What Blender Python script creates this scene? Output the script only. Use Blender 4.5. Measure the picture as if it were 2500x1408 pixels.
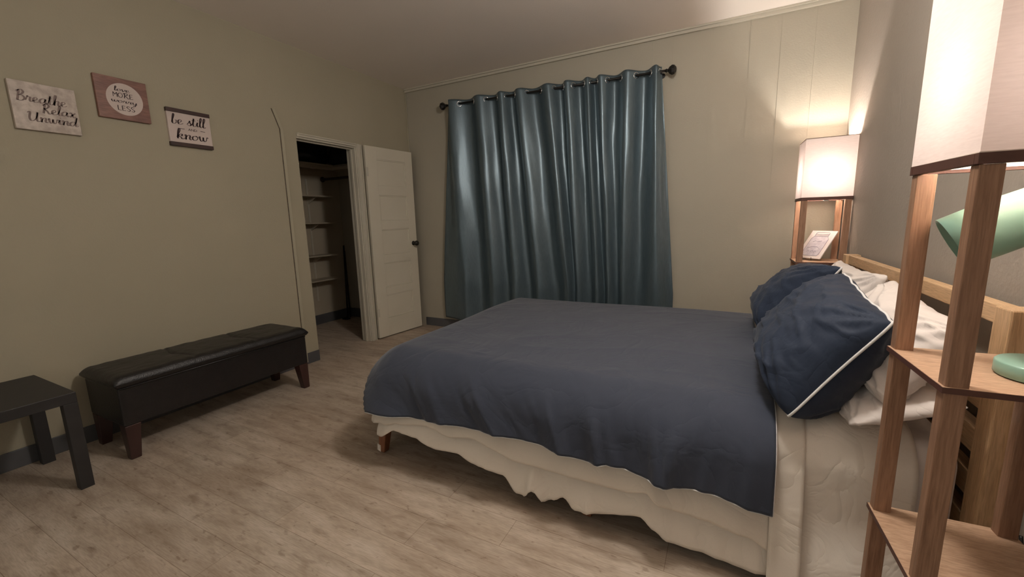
import bpy, bmesh, math, random
from mathutils import Vector, Matrix, noise
sc = bpy.context.scene
for o in list(bpy.data.objects): bpy.data.objects.remove(o)
COL = sc.collection
R = math.radians

# ------------------------------------------------------------------ camera
CAM = (3.328, -3.9017, 1.2462); FPX = 1003.59
YAW, PITCH, ROLL = -27.4046, -9.4496, -1.5313
def cam_axes():
    y, t, r = R(YAW), R(PITCH), R(ROLL)
    f = Vector((math.sin(y)*math.cos(t), math.cos(y)*math.cos(t), math.sin(t)))
    rt = Vector((math.cos(y), -math.sin(y), 0)); up = rt.cross(f)
    return rt*math.cos(r)+up*math.sin(r), up*math.cos(r)-rt*math.sin(r), f
rt, up, fw = cam_axes()
cd = bpy.data.cameras.new('camera'); cam = bpy.data.objects.new('camera', cd); COL.objects.link(cam)
M = Matrix((rt, up, -fw)).transposed().to_4x4(); M.translation = Vector(CAM); cam.matrix_world = M
cd.sensor_fit = 'HORIZONTAL'; cd.sensor_width = 36; cd.lens = 36*FPX/2500; cd.clip_start = .02
sc.camera = cam

# ------------------------------------------------------------------ world and exposure
w = bpy.data.worlds.new('world'); sc.world = w; w.use_nodes = True
bg = w.node_tree.nodes['Background']; bg.inputs[0].default_value = (1.0, .945, .85, 1); bg.inputs[1].default_value = .50
sc.view_settings.view_transform = 'Standard'; sc.view_settings.look = 'None'
sc.view_settings.gamma = 1; sc.view_settings.use_curve_mapping = False
sc.view_settings.exposure = 0.0
BULB_FAR, BULB_NEAR, FILL_GLOBE = 1100, 430, 132          # emission of the two shelf-lamp bulbs and of the added fill globe

# ------------------------------------------------------------------ materials
def srgb(r, g, b):
    f = lambda c: (c/255/12.92 if c/255 <= .04045 else ((c/255+.055)/1.055)**2.4)
    return (f(r), f(g), f(b), 1)
def new_mat(name):
    m = bpy.data.materials.new(name); m.use_nodes = True
    nt = m.node_tree; return m, nt, nt.nodes['Principled BSDF']
def N(nt, t, **kw):
    n = nt.nodes.new(t)
    for k, v in kw.items():
        if k in n.inputs: n.inputs[k].default_value = v
        else: setattr(n, k, v)
    return n
def coords(nt, scale=(1, 1, 1), rot=(0, 0, 0)):
    tc = N(nt, 'ShaderNodeTexCoord'); mp = N(nt, 'ShaderNodeMapping')
    mp.inputs['Scale'].default_value = scale; mp.inputs['Rotation'].default_value = rot
    nt.links.new(tc.outputs['Object'], mp.inputs[0]); return mp.outputs[0]
def ramp(nt, fac, stops):
    r = N(nt, 'ShaderNodeValToRGB'); e = r.color_ramp.elements
    while len(e) < len(stops): e.new(.5)
    for i, (p, c) in enumerate(stops): e[i].position = p; e[i].color = c
    nt.links.new(fac, r.inputs[0]); return r.outputs[0]
def mat(name, col, rough=.6, col2=None, nscale=6, stretch=(1, 1, 1), bump=0, bscale=60, metal=0, spec=.5, sheen=0, bstretch=None, detail=4):
    m, nt, b = new_mat(name)
    b.inputs['Roughness'].default_value = rough; b.inputs['Metallic'].default_value = metal
    b.inputs['Specular IOR Level'].default_value = spec
    b.inputs['Base Color'].default_value = col
    if sheen: b.inputs['Sheen Weight'].default_value = sheen
    if col2:
        n = N(nt, 'ShaderNodeTexNoise'); n.inputs['Scale'].default_value = nscale; n.inputs['Detail'].default_value = detail
        nt.links.new(coords(nt, stretch), n.inputs['Vector'])
        nt.links.new(ramp(nt, n.outputs[0], [(.35, col), (.68, col2)]), b.inputs['Base Color'])
    if bump:
        n = N(nt, 'ShaderNodeTexNoise'); n.inputs['Scale'].default_value = bscale; n.inputs['Detail'].default_value = 5
        nt.links.new(coords(nt, bstretch or stretch), n.inputs['Vector'])
        bp = N(nt, 'ShaderNodeBump'); bp.inputs['Strength'].default_value = bump; bp.inputs['Distance'].default_value = .01
        nt.links.new(n.outputs[0], bp.inputs['Height']); nt.links.new(bp.outputs[0], b.inputs['Normal'])
    return m
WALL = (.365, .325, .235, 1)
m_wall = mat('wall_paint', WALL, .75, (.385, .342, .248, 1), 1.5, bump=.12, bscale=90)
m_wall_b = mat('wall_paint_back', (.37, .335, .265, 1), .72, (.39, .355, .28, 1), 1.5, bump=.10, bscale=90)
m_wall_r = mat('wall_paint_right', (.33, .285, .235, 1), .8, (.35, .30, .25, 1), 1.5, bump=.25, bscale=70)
m_ceil = mat('ceiling_paint', (.84, .765, .69, 1), .85, (.86, .785, .71, 1), 1, bump=.1, bscale=80)
m_trim = mat('trim_paint', (.50, .46, .37, 1), .5, (.54, .50, .41, 1), 3)
m_crown = mat('crown_paint', (.46, .42, .34, 1), .5, (.50, .46, .37, 1), 3)
m_door = mat('door_paint', (.60, .55, .44, 1), .5, (.63, .58, .47, 1), 2, bump=.05, bscale=50)
m_base = mat('vinyl_baseboard', (.075, .075, .078, 1), .5, (.095, .095, .098, 1), 4)
m_cream = mat('closet_paint', (.42, .36, .27, 1), .7, (.46, .40, .30, 1), 2)
m_black = mat('black_metal', (.012, .011, .010, 1), .38, (.018, .015, .013, 1), 20, metal=.3)
m_leather = mat('black_leather', (.008, .007, .007, 1), .36, (.012, .010, .010, 1), 30, bump=.25, bscale=140)
m_darkwood = mat('espresso_wood', (.030, .012, .010, 1), .4, (.045, .018, .014, 1), 12, (1, 1, .15))
m_table = mat('black_brown_laminate', (.016, .015, .015, 1), .5, (.024, .022, .022, 1), 14, (1, .2, 1))
m_chrome = mat('chrome', (.75, .75, .75, 1), .18, (.8, .8, .8, 1), 3, metal=1)
m_green = mat('green_enamel', (.27, .46, .36, 1), .38, (.29, .485, .38, 1), 3, spec=.6)
m_ink = mat('dark_ink', (.030, .012, .014, 1), .7, (.04, .018, .018, 1), 40)
m_inkg = mat('taupe_ink', (.18, .13, .115, 1), .7, (.23, .165, .145, 1), 40)
def wood(name, a, b, st, sc_=8, rough=.45):
    m, nt, bs = new_mat(name)
    n = N(nt, 'ShaderNodeTexNoise'); n.inputs['Scale'].default_value = sc_; n.inputs['Detail'].default_value = 6; n.inputs['Distortion'].default_value = .6
    nt.links.new(coords(nt, st), n.inputs['Vector'])
    c1 = ramp(nt, n.outputs[0], [(.3, a), (.7, b)])
    n2 = N(nt, 'ShaderNodeTexNoise'); n2.inputs['Scale'].default_value = sc_*6; n2.inputs['Detail'].default_value = 3
    nt.links.new(coords(nt, st), n2.inputs['Vector'])
    mx = N(nt, 'ShaderNodeMixRGB', blend_type='MULTIPLY'); mx.inputs[0].default_value = .55
    nt.links.new(c1, mx.inputs[1]); nt.links.new(ramp(nt, n2.outputs[0], [(.35, (.55, .5, .45, 1)), (.6, (1, 1, 1, 1))]), mx.inputs[2])
    nt.links.new(mx.outputs[0], bs.inputs['Base Color']); bs.inputs['Roughness'].default_value = rough
    bp = N(nt, 'ShaderNodeBump'); bp.inputs['Strength'].default_value = .15; bp.inputs['Distance'].default_value = .004
    nt.links.new(n2.outputs[0], bp.inputs['Height']); nt.links.new(bp.outputs[0], bs.inputs['Normal'])
    return m
m_pole = wood('oak_laminate_vertical', (.30, .16, .095, 1), (.41, .235, .145, 1), (6, 6, .35))
m_shelf = wood('oak_laminate_shelf', (.52, .325, .205, 1), (.62, .41, .27, 1), (.9, 6, 6))
m_edge = mat('shelf_edge_band', (.085, .035, .024, 1), .5, (.11, .045, .03, 1), 30)
m_pineY = wood('pine_rail', (.60, .38, .20, 1), (.72, .48, .275, 1), (6, .4, 6))
m_pineZ = wood('pine_post', (.60, .38, .20, 1), (.72, .48, .275, 1), (6, 6, .4))
m_bedleg = wood('stained_bed_leg', (.22, .085, .04, 1), (.30, .12, .055, 1), (6, 6, .4))
m_paleboard = wood('whitewashed_board', (.44, .36, .30, 1), (.55, .46, .385, 1), (8, 1, 1), 5)
m_redboard = wood('red_brown_board', (.17, .070, .052, 1), (.27, .125, .085, 1), (8, .8, 5), 5)
m_whiteboard = mat('white_board', (.56, .46, .41, 1), .7, (.61, .51, .46, 1), 12)
m_paper = mat('card_paper', (.74, .68, .66, 1), .7, (.78, .72, .70, 1), 12)
m_cardink = mat('grey_card_ink', (.22, .20, .27, 1), .7, (.28, .25, .32, 1), 50)
m_cardjar = mat('lilac_card_wash', (.50, .46, .52, 1), .7, (.66, .62, .66, 1), 40)

def fabric(name, c1, c2, rough=.85, wr=.35, wscale=5, sheen=.1, weave=900, stretch=(1, 1, 1), spec=.3):
    m, nt, b = new_mat(name)
    b.inputs['Roughness'].default_value = rough; b.inputs['Sheen Weight'].default_value = sheen
    b.inputs['Specular IOR Level'].default_value = spec
    n = N(nt, 'ShaderNodeTexNoise'); n.inputs['Scale'].default_value = weave; n.inputs['Detail'].default_value = 2
    nt.links.new(coords(nt), n.inputs['Vector'])
    nt.links.new(ramp(nt, n.outputs[0], [(.3, c1), (.7, c2)]), b.inputs['Base Color'])
    n2 = N(nt, 'ShaderNodeTexNoise'); n2.inputs['Scale'].default_value = wscale; n2.inputs['Detail'].default_value = 3
    n2.inputs['Distortion'].default_value = 1.2
    nt.links.new(coords(nt, stretch), n2.inputs['Vector'])
    # soft crease ridges
    ab = N(nt, 'ShaderNodeMath', operation='SUBTRACT'); ab.inputs[1].default_value = .5
    a2 = N(nt, 'ShaderNodeMath', operation='ABSOLUTE'); nt.links.new(n2.outputs[0], ab.inputs[0]); nt.links.new(ab.outputs[0], a2.inputs[0])
    a3 = N(nt, 'ShaderNodeMath', operation='POWER'); a3.inputs[1].default_value = .6; nt.links.new(a2.outputs[0], a3.inputs[0])
    bp = N(nt, 'ShaderNodeBump'); bp.inputs['Strength'].default_value = wr; bp.inputs['Distance'].default_value = .02
    nt.links.new(a3.outputs[0], bp.inputs['Height']); nt.links.new(bp.outputs[0], b.inputs['Normal'])
    return m
m_navy = fabric('slate_navy_cotton', (.030, .037, .057, 1), (.040, .048, .071, 1), .8, .28, 4, .22)
m_navyp = fabric('navy_pillow_cotton', (.012, .020, .040, 1), (.017, .027, .051, 1), .7, .25, 5, .08)
m_white = fabric('cream_cotton', (.72, .64, .54, 1), (.78, .70, .60, 1), .85, .25, 5, .05)
m_sheet = fabric('cream_sheet_cotton', (.79, .71, .61, 1), (.84, .76, .66, 1), .85, .3, 6, .05)
m_wpil = fabric('white_pillow_cotton', (.74, .66, .60, 1), (.78, .70, .65, 1), .85, .25, 5, .05)
m_pipe = mat('white_piping', (.70, .68, .66, 1), .7, (.74, .72, .70, 1), 60)
m_mattress = mat('mattress_ticking', (.55, .50, .43, 1), .9, (.6, .55, .47, 1), 20)
m_tag = mat('white_care_tag', (.68, .62, .55, 1), .8, (.5, .45, .4, 1), 160)

# curtain: blue-grey satin
m_curtain, nt, b = new_mat('blue_grey_satin')
n = N(nt, 'ShaderNodeTexNoise'); n.inputs['Scale'].default_value = 30; n.inputs['Detail'].default_value = 4
nt.links.new(coords(nt, (8, 8, .5)), n.inputs['Vector'])
nt.links.new(ramp(nt, n.outputs[0], [(.3, (.095, .133, .155, 1)), (.7, (.13, .175, .20, 1))]), b.inputs['Base Color'])
b.inputs['Roughness'].default_value = .37; b.inputs['Metallic'].default_value = .5; b.inputs['Specular IOR Level'].default_value = .7
bp_ = N(nt, 'ShaderNodeBump'); bp_.inputs['Strength'].default_value = .12; bp_.inputs['Distance'].default_value = .003
nt.links.new(n.outputs[0], bp_.inputs['Height']); nt.links.new(bp_.outputs[0], b.inputs['Normal'])

# lamp shade: translucent linen
m_shade, nt, b = new_mat('pinkish_linen_shade')
out = nt.nodes['Material Output']; nt.nodes.remove(b)
di = N(nt, 'ShaderNodeBsdfDiffuse'); tr = N(nt, 'ShaderNodeBsdfTranslucent'); mx = N(nt, 'ShaderNodeMixShader'); mx.inputs[0].default_value = .034
n = N(nt, 'ShaderNodeTexNoise'); n.inputs['Scale'].default_value = 40; nt.links.new(coords(nt, (1, 1, 8)), n.inputs['Vector'])
nt.links.new(ramp(nt, n.outputs[0], [(.3, (.78, .68, .62, 1)), (.7, (.84, .74, .68, 1))]), di.inputs[0])
tr.inputs[0].default_value = (.79, .62, .57, 1)
nt.links.new(di.outputs[0], mx.inputs[1]); nt.links.new(tr.outputs[0], mx.inputs[2]); nt.links.new(mx.outputs[0], out.inputs[0])
m_diffuser, nt, b = new_mat('frosted_diffuser')
out = nt.nodes['Material Output']; nt.nodes.remove(b)
di = N(nt, 'ShaderNodeBsdfDiffuse'); tr = N(nt, 'ShaderNodeBsdfTranslucent'); mx = N(nt, 'ShaderNodeMixShader'); mx.inputs[0].default_value = .85
n = N(nt, 'ShaderNodeTexNoise'); n.inputs['Scale'].default_value = 300; nt.links.new(coords(nt), n.inputs['Vector'])
nt.links.new(ramp(nt, n.outputs[0], [(.3, (.86, .86, .84, 1)), (.7, (.9, .9, .88, 1))]), di.inputs[0])
tr.inputs[0].default_value = (.97, .95, .92, 1)
nt.links.new(di.outputs[0], mx.inputs[1]); nt.links.new(tr.outputs[0], mx.inputs[2]); nt.links.new(mx.outputs[0], out.inputs[0])
def bulb_mat(name, s):
    m, nt, b = new_mat(name)
    n = N(nt, 'ShaderNodeTexNoise'); n.inputs['Scale'].default_value = 2; nt.links.new(coords(nt), n.inputs['Vector'])
    nt.links.new(ramp(nt, n.outputs[0], [(.0, (1, .945, .885, 1)), (1, (1, .95, .89, 1))]), b.inputs['Emission Color'])
    b.inputs['Emission Strength'].default_value = s
    return m

# floor: greige vinyl planks running along x
m_floor, nt, b = new_mat('vinyl_plank')
tc = N(nt, 'ShaderNodeTexCoord'); mp = N(nt, 'ShaderNodeMapping'); mp.inputs['Location'].default_value = (.18, .101, 0)
nt.links.new(tc.outputs['Object'], mp.inputs[0])
br = N(nt, 'ShaderNodeTexBrick'); br.offset = .37; br.inputs['Scale'].default_value = 1
br.inputs['Brick Width'].default_value = .93; br.inputs['Row Height'].default_value = .152; br.inputs['Mortar Size'].default_value = .0010
br.inputs['Mortar Smooth'].default_value = .3; br.inputs['Bias'].default_value = 0
br.inputs['Color1'].default_value = (.86, .86, .86, 1); br.inputs['Color2'].default_value = (1, 1, 1, 1); br.inputs['Mortar'].default_value = (.45, .40, .36, 1)
nt.links.new(mp.outputs[0], br.inputs['Vector'])
def nz(scale, st, det=6, dist=.3, off=(0, 0, 0)):
    n = N(nt, 'ShaderNodeTexNoise'); n.inputs['Scale'].default_value = scale; n.inputs['Detail'].default_value = det; n.inputs['Distortion'].default_value = dist
    q = N(nt, 'ShaderNodeMapping'); q.inputs['Scale'].default_value = st; q.inputs['Location'].default_value = off
    nt.links.new(tc.outputs['Object'], q.inputs[0]); nt.links.new(q.outputs[0], n.inputs['Vector']); return n.outputs[0]
base = ramp(nt, nz(3.6, (1, 5, 1), 9, .1), [(.30, (.40, .32, .245, 1)), (.50, (.52, .435, .345, 1)), (.72, (.62, .535, .44, 1))])
grain = ramp(nt, nz(22, (1, 10, 1), 5), [(.38, (.80, .78, .76, 1)), (.6, (1, 1, 1, 1))])
knots = ramp(nt, nz(7.5, (1, 2.6, 1), 3, .2, (5, 2, 0)), [(.24, (.62, .56, .52, 1)), (.42, (1, 1, 1, 1))])
patch = ramp(nt, nz(1.1, (1, 1.6, 1), 4, .5, (1, 7, 0)), [(.35, (.80, .75, .72, 1)), (.62, (1.0, 1.0, 1.0, 1))])
cur = base
specks = ramp(nt, nz(20, (1, 2.2, 1), 4, .3, (9, 4, 0)), [(.30, (.60, .54, .50, 1)), (.37, (1, 1, 1, 1))])
for c, fac in ((specks, .7), (grain, .8), (knots, .8), (patch, .9), (br.outputs['Color'], .9)):
    mxx = N(nt, 'ShaderNodeMixRGB', blend_type='MULTIPLY'); mxx.inputs[0].default_value = fac
    nt.links.new(cur, mxx.inputs[1]); nt.links.new(c, mxx.inputs[2]); cur = mxx.outputs[0]
nt.links.new(cur, b.inputs['Base Color']); b.inputs['Roughness'].default_value = .48; b.inputs['Specular IOR Level'].default_value = .35
bpn = N(nt, 'ShaderNodeBump'); bpn.inputs['Strength'].default_value = .12; bpn.inputs['Distance'].default_value = .003
nt.links.new(grain, bpn.inputs['Height']); nt.links.new(bpn.outputs[0], b.inputs['Normal'])

# ------------------------------------------------------------------ mesh helpers
class MB:
    def __init__(s): s.v = []; s.f = []
    def add(s, vs, fs):
        k = len(s.v); s.v += [tuple(v) for v in vs]; s.f += [tuple(i+k for i in f) for f in fs]; return s
    def box(s, a, b):
        (x0, y0, z0), (x1, y1, z1) = a, b
        return s.add([(x0,y0,z0),(x1,y0,z0),(x1,y1,z0),(x0,y1,z0),(x0,y0,z1),(x1,y0,z1),(x1,y1,z1),(x0,y1,z1)],
                     [(0,3,2,1),(4,5,6,7),(0,1,5,4),(1,2,6,5),(2,3,7,6),(3,0,4,7)])
    def frustum(s, c0, h0, c1, h1):     # tapered square leg: centre/half-size bottom and top
        vs = []
        for c, h in ((c0, h0), (c1, h1)):
            for sx, sy in ((-1,-1),(1,-1),(1,1),(-1,1)): vs.append((c[0]+sx*h, c[1]+sy*h, c[2]))
        return s.add(vs, [(0,3,2,1),(4,5,6,7),(0,1,5,4),(1,2,6,5),(2,3,7,6),(3,0,4,7)])
    def tube(s, pts, r, n=10, closed=False, cap=True):
        pts = [Vector(p) for p in pts]; m = len(pts); rings = []
        prev = None
        for i, p in enumerate(pts):
            if closed: t = pts[(i+1) % m]-pts[i-1]
            else: t = pts[min(i+1, m-1)]-pts[max(i-1, 0)]
            t.normalize()
            if prev is None:
                a = Vector((0, 0, 1)) if abs(t.z) < .9 else Vector((1, 0, 0)); u = t.cross(a).normalized()
            else: u = (prev-t*prev.dot(t)).normalized()
            prev = u; v = t.cross(u); rr = r[i] if isinstance(r, (list, tuple)) else r
            rings.append([p+u*math.cos(2*math.pi*k/n)*rr+v*math.sin(2*math.pi*k/n)*rr for k in range(n)])
        vs = [q for rg in rings for q in rg]; fs = []
        for i in range(m if closed else m-1):
            j = (i+1) % m
            for k in range(n): fs.append((i*n+k, i*n+(k+1) % n, j*n+(k+1) % n, j*n+k))
        if cap and not closed: fs += [tuple(range(n))[::-1], tuple((m-1)*n+k for k in range(n))]
        return s.add(vs, fs)
    def lathe(s, prof, base=(0,0,0), ax=(0,0,1), n=32):
        ax = Vector(ax).normalized(); a = Vector((1,0,0)) if abs(ax.x) < .9 else Vector((0,1,0))
        u = ax.cross(a).normalized(); v = ax.cross(u); vs = []; fs = []; base = Vector(base)
        for r, h in prof:
            for k in range(n): vs.append(base+ax*h+u*math.cos(2*math.pi*k/n)*r+v*math.sin(2*math.pi*k/n)*r)
        for i in range(len(prof)-1):
            for k in range(n): fs.append((i*n+k, i*n+(k+1) % n, (i+1)*n+(k+1) % n, (i+1)*n+k))
        return s.add(vs, fs)
    def grid(s, P, nu, nv, closed_u=False):
        vs = [P(i, j) for i in range(nu) for j in range(nv)]; fs = []
        for i in range(nu if closed_u else nu-1):
            for j in range(nv-1):
                a = i*nv+j; b2 = ((i+1) % nu)*nv+j; fs.append((a, b2, b2+1, a+1))
        return s.add(vs, fs)
    def build(s, name, m, parent=None, smooth=False, bevel=0, org=None, solid=0, fix=True, seg=2):
        org = Vector(org) if org is not None else (Vector(parent['_o']) if parent is not None and '_o' in parent else Vector((0,0,0)))
        me = bpy.data.meshes.new(name); me.from_pydata([tuple(Vector(v)-org) for v in s.v], [], s.f); me.update()
        if fix:
            bm = bmesh.new(); bm.from_mesh(me); bmesh.ops.recalc_face_normals(bm, faces=bm.faces); bm.to_mesh(me); bm.free()
        o = bpy.data.objects.new(name, me); COL.objects.link(o); me.materials.append(m)
        if smooth:
            for p in me.polygons: p.use_smooth = True
        if parent is not None: o.parent = parent
        if parent is None: o.location = org
        if solid:
            md = o.modifiers.new('s', 'SOLIDIFY'); md.thickness = solid; md.offset = 0
        if bevel:
            md = o.modifiers.new('b', 'BEVEL'); md.width = bevel; md.segments = seg; md.limit_method = 'ANGLE'; md.angle_limit = R(40)
        return o
def thing(name, label, cat, loc=(0,0,0), group=None):
    o = bpy.data.objects.new(name, None); COL.objects.link(o); o.location = loc; o.empty_display_size = .05
    o['_o'] = list(loc); o['label'] = label; o['category'] = cat
    if group: o['group'] = group
    return o
def tag(o, label, cat, group=None):
    o['label'] = label; o['category'] = cat
    if group: o['group'] = group
    return o
def struct(o): o['kind'] = 'structure'; return o
def sub(o, parent):       # mesh part whose own origin coincides with its parent's: make `o` a sub-part
    o.parent = parent; return o
def sm(a, b, x): t = max(0, min(1, (x-a)/(b-a))); return t*t*(3-2*t)
def interp(tab, x):
    if x <= tab[0][0]: return tab[0][1]
    for (a, va), (b2, vb) in zip(tab, tab[1:]):
        if x <= b2: t = (x-a)/(b2-a); t = t*t*(3-2*t); return va+(vb-va)*t
    return tab[-1][1]

# ------------------------------------------------------------------ room shell
H, W, YF = 2.737, 4.077, -5.2
struct(MB().box((-1.35, YF, -.06), (W+.1, .12, 0)).build('floor', m_floor))
struct(MB().box((-1.35, YF, H), (W+.1, .12, H+.08)).build('ceiling', m_ceil))
struct(MB().box((-1.35, 0, 0), (W+.1, .12, H)).build('wall_back', m_wall_b))
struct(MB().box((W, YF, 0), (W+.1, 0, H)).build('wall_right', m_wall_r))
OY0, OY1, OZ = -1.445, -.80, 2.005
wl = MB(); wl.box((-.11, YF, 0), (0, OY0, H)).box((-.11, OY1, 0), (0, 0, H)).box((-.11, OY0, OZ), (0, OY1, H))
struct(wl.build('wall_left', m_wall))
# thin panel joints on the back wall (vertical battens/grooves of the painted panelling)
for i, x in enumerate((2.70, 2.865, 3.162, 3.425, 3.628, 3.84)):
    struct(MB().box((x-.0022, -.0022, .1), (x+.0022, 0, 2.70)).build('trim_%d' % (i+10), m_wall_b))
# crown moulding on the back wall
cr = MB().box((.004, -.022, 2.700), (W, 0, H)).box((.004, -.034, 2.722), (W, -.022, H))
struct(cr.build('trim_2', m_crown, bevel=.003))
struct(MB().box((-.001, -.012, .1), (.014, -.001, 2.70)).build('trim_7', m_wall, bevel=.004))
# the raised edge running down the left wall, kinked near its top
tr1 = MB()
pts = [(-1.631, 2.191), (-1.577, 2.039), (-1.585, .02)]
wd, th = .016, .016
def strip(p, q):
    (y0, z0), (y1, z1) = p, q
    tr1.add([(0,y0-wd/2,z0),(0,y0+wd/2,z0),(0,y1+wd/2,z1),(0,y1-wd/2,z1),(.004,y0-wd/2,z0),(th,y0+wd/2,z0),(th,y1+wd/2,z1),(.004,y1-wd/2,z1)],
            [(0,3,2,1),(4,5,6,7),(0,1,5,4),(1,2,6,5),(2,3,7,6),(3,0,4,7)])
strip(pts[0], pts[1]); strip(pts[1], pts[2])
struct(tr1.build('trim_1', m_wall))
m_gap_shadow = mat('painted_gap_shadow', (.085, .062, .042, 1), .9, (.14, .11, .08, 1), 30)  # shadow line beside the raised edge, painted as a thin dark strip
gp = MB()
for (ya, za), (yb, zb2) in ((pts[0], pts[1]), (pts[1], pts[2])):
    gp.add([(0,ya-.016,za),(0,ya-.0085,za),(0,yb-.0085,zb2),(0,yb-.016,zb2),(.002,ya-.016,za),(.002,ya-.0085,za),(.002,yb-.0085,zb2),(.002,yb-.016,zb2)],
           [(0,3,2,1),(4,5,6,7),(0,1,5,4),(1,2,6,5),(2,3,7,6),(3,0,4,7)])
struct(gp.build('trim_5', m_gap_shadow))  # not a trim piece: thin strip painting the shadow beside the raised edge
# baseboards
struct(MB().box((0, YF, 0), (.010, OY0-.002, .10)).build('baseboard_left', m_base, bevel=.003))
struct(MB().box((.11, -.010, 0), (W, 0, .10)).build('baseboard_back', m_base, bevel=.003))
struct(MB().box((W-.010, YF, 0), (W, -.011, .10)).build('baseboard_right', m_base, bevel=.003))
# closet
struct(MB().box((-1.30, -2.1, 0), (-1.22, 0, H)).build('wall_closet_back', m_cream))
struct(MB().box((-1.22, -2.16, 0), (-.11, -2.1, H)).build('wall_closet_side', m_cream))
struct(MB().box((-1.22, -2.1, 0), (-1.208, -.012, .12)).build('baseboard_closet_back', m_base, bevel=.003))
struct(MB().box((-1.22, -.012, 0), (-.11, 0, .12)).build('baseboard_closet_side', m_base, bevel=.003))
# opening: jambs, casing
jb = MB()
jb.box((-.115, OY1-.014, 0), (.004, OY1, OZ)).box((-.115, OY0, OZ-.014), (.004, OY1-.014, OZ))
jb.box((-.06, OY1-.026, 0), (-.035, OY1-.014, OZ-.014)).box((-.06, OY0, OZ-.026), (-.035, OY1-.026, OZ-.014))
struct(jb.build('trim_3', m_trim, bevel=.002))
ca = MB()
ca.box((0, OY1-.006, 0), (.018, -.742, OZ+.03)).box((.018, OY1+.002, 0), (.026, -.768, OZ+.03)).box((0, -.752, 0), (.030, -.742, OZ+.03))
ca.box((0, OY0, OZ), (.018, OY1-.006, OZ+.03)).box((.018, OY0, OZ+.018), (.026, OY1-.006, OZ+.03))
struct(ca.build('trim_4', m_trim, bevel=.003))

# closet door leaf, swung open almost flat against the wall
dx, dy = .102-.037, -.10+.729
dl = math.hypot(dx, dy); ang = math.atan2(dy, dx)
door = bpy.data.objects.new('door_1', None); COL.objects.link(door); door.location = (.045, -.722, .012); door.rotation_euler = (0, 0, ang)
door['kind'] = 'structure'
LW, LH, LT = dl, 2.02, .035      # local: x along the leaf, y 0..LT thickness, +y points to the wall, -y faces the room
leaf = MB()
panels = [(1.63, 1.90), (1.265, 1.53), (.90, 1.17), (.545, .81), (.20, .46)]
xs0, xs1 = .135, LW-.11
leaf.box((0, 0, 0), (xs0, LT, LH)).box((xs1, 0, 0), (LW, LT, LH))
zz = [0]+[v for p in reversed(panels) for v in p]+[LH]
for i in range(0, len(zz), 2): leaf.box((xs0, 0, zz[i]), (xs1, LT, zz[i+1]))
leaf_o = leaf.build('leaf', m_door, door, bevel=.0015)
for z0, z1 in panels:
    p = MB(); p.box((xs0, .010, z0), (xs1, .025, z1))
    pn = p.build('panel', m_door, door)
    fr_ = MB()        # ogee sticking round the panel
    for a, b2, c, d in ((xs0, xs1, z0, z0+.012), (xs0, xs1, z1-.012, z1), (xs0, xs0+.012, z0+.012, z1-.012), (xs1-.012, xs1, z0+.012, z1-.012)):
        fr_.box((a, .004, c), (b2, .012, d))
    sub(fr_.build('panel_moulding', m_door, door, bevel=.003), pn)
k = MB(); k.lathe([(0, 0), (.026, 0), (.026, .005), (.012, .009), (.011, .030), (.024, .038), (.030, .052), (.026, .066), (.014, .072), (0, .073)], (LW-.055, 0, 1.0), (0, -1, 0), 24)
k.lathe([(0, 0), (.026, 0), (.026, .005), (.012, .009), (.011, .02), (.024, .028), (.026, .036), (0, .040)], (LW-.055, LT, 1.0), (0, 1, 0), 24)
k.build('door_knob', m_black, door, smooth=True)['label'] = 'black door knob'
for z in (.28, 1.76):
    hg = MB(); hg.tube([(-.004, -.004, z-.045), (-.004, -.004, z+.045)], .006, 10).box((-.003, -.002, z-.045), (.025, -.0005, z+.045))
    hg.build('hinge', m_trim, door)

# closet fittings
sh = thing('closet_shelf', 'long painted top shelf wrapping the closet corner, dark bags lying on it', 'shelf', (-1.22, -1.0, 1.90))
MB().box((-1.22, -2.098, 1.925), (-.86, -.36, 1.945)).box((-1.22, -.36, 1.925), (-.115, -.002, 1.945)).build('shelf_board', m_cream, sh, bevel=.002)
MB().box((-.88, -2.098, 1.885), (-.86, -.36, 1.9245)).box((-.86, -.38, 1.885), (-.115, -.36, 1.9245)).build('shelf_lip', m_cream, sh, bevel=.002)
MB().box((-1.22, -2.098, 1.845), (-1.20, -.002, 1.9245)).box((-1.20, -.022, 1.845), (-.115, -.002, 1.9245)).build('cleat', m_cream, sh)
rd = thing('hanging_rod', 'dark closet hanging rod under the top shelf', 'rod', (-1.22, -.24, 1.81))
MB().tube([(-1.215, -.24, 1.81), (-.115, -.24, 1.81)], .016, 14).build('rod', m_darkwood, rd, smooth=True)
MB().lathe([(0, 0), (.034, 0), (.034, .006), (.022, .010), (.022, .02), (0, .02)], (-1.219, -.24, 1.81), (1, 0, 0), 20).build('rod_flange', m_darkwood, rd, smooth=True)
lab = {1.59: 'highest of the narrow closet shelves, just under the hanging rod', 1.27: 'second narrow closet shelf from the top',
       .875: 'third narrow closet shelf from the top', .575: 'lowest narrow closet shelf, above the closet baseboard'}
for z, l in lab.items():
    s_ = thing('bracket_shelf', l, 'shelf', (-1.22, -.8, z), 'narrow shelves on the closet back wall')
    MB().box((-1.216, -1.5, z-.009), (-1.02, -.27, z+.009)).build('shelf_board', m_cream, s_, bevel=.002)
    for y in (-.48, -1.2):
        MB().add([(-1.209, y-.004, z-.010), (-1.06, y-.004, z-.010), (-1.209, y-.004, z-.09), (-1.209, y+.004, z-.010), (-1.06, y+.004, z-.010), (-1.209, y+.004, z-.09)],
                 [(0,1,2),(3,5,4),(0,3,4,1),(1,4,5,2),(2,5,3,0)]).build('bracket', m_trim, s_)
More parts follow.
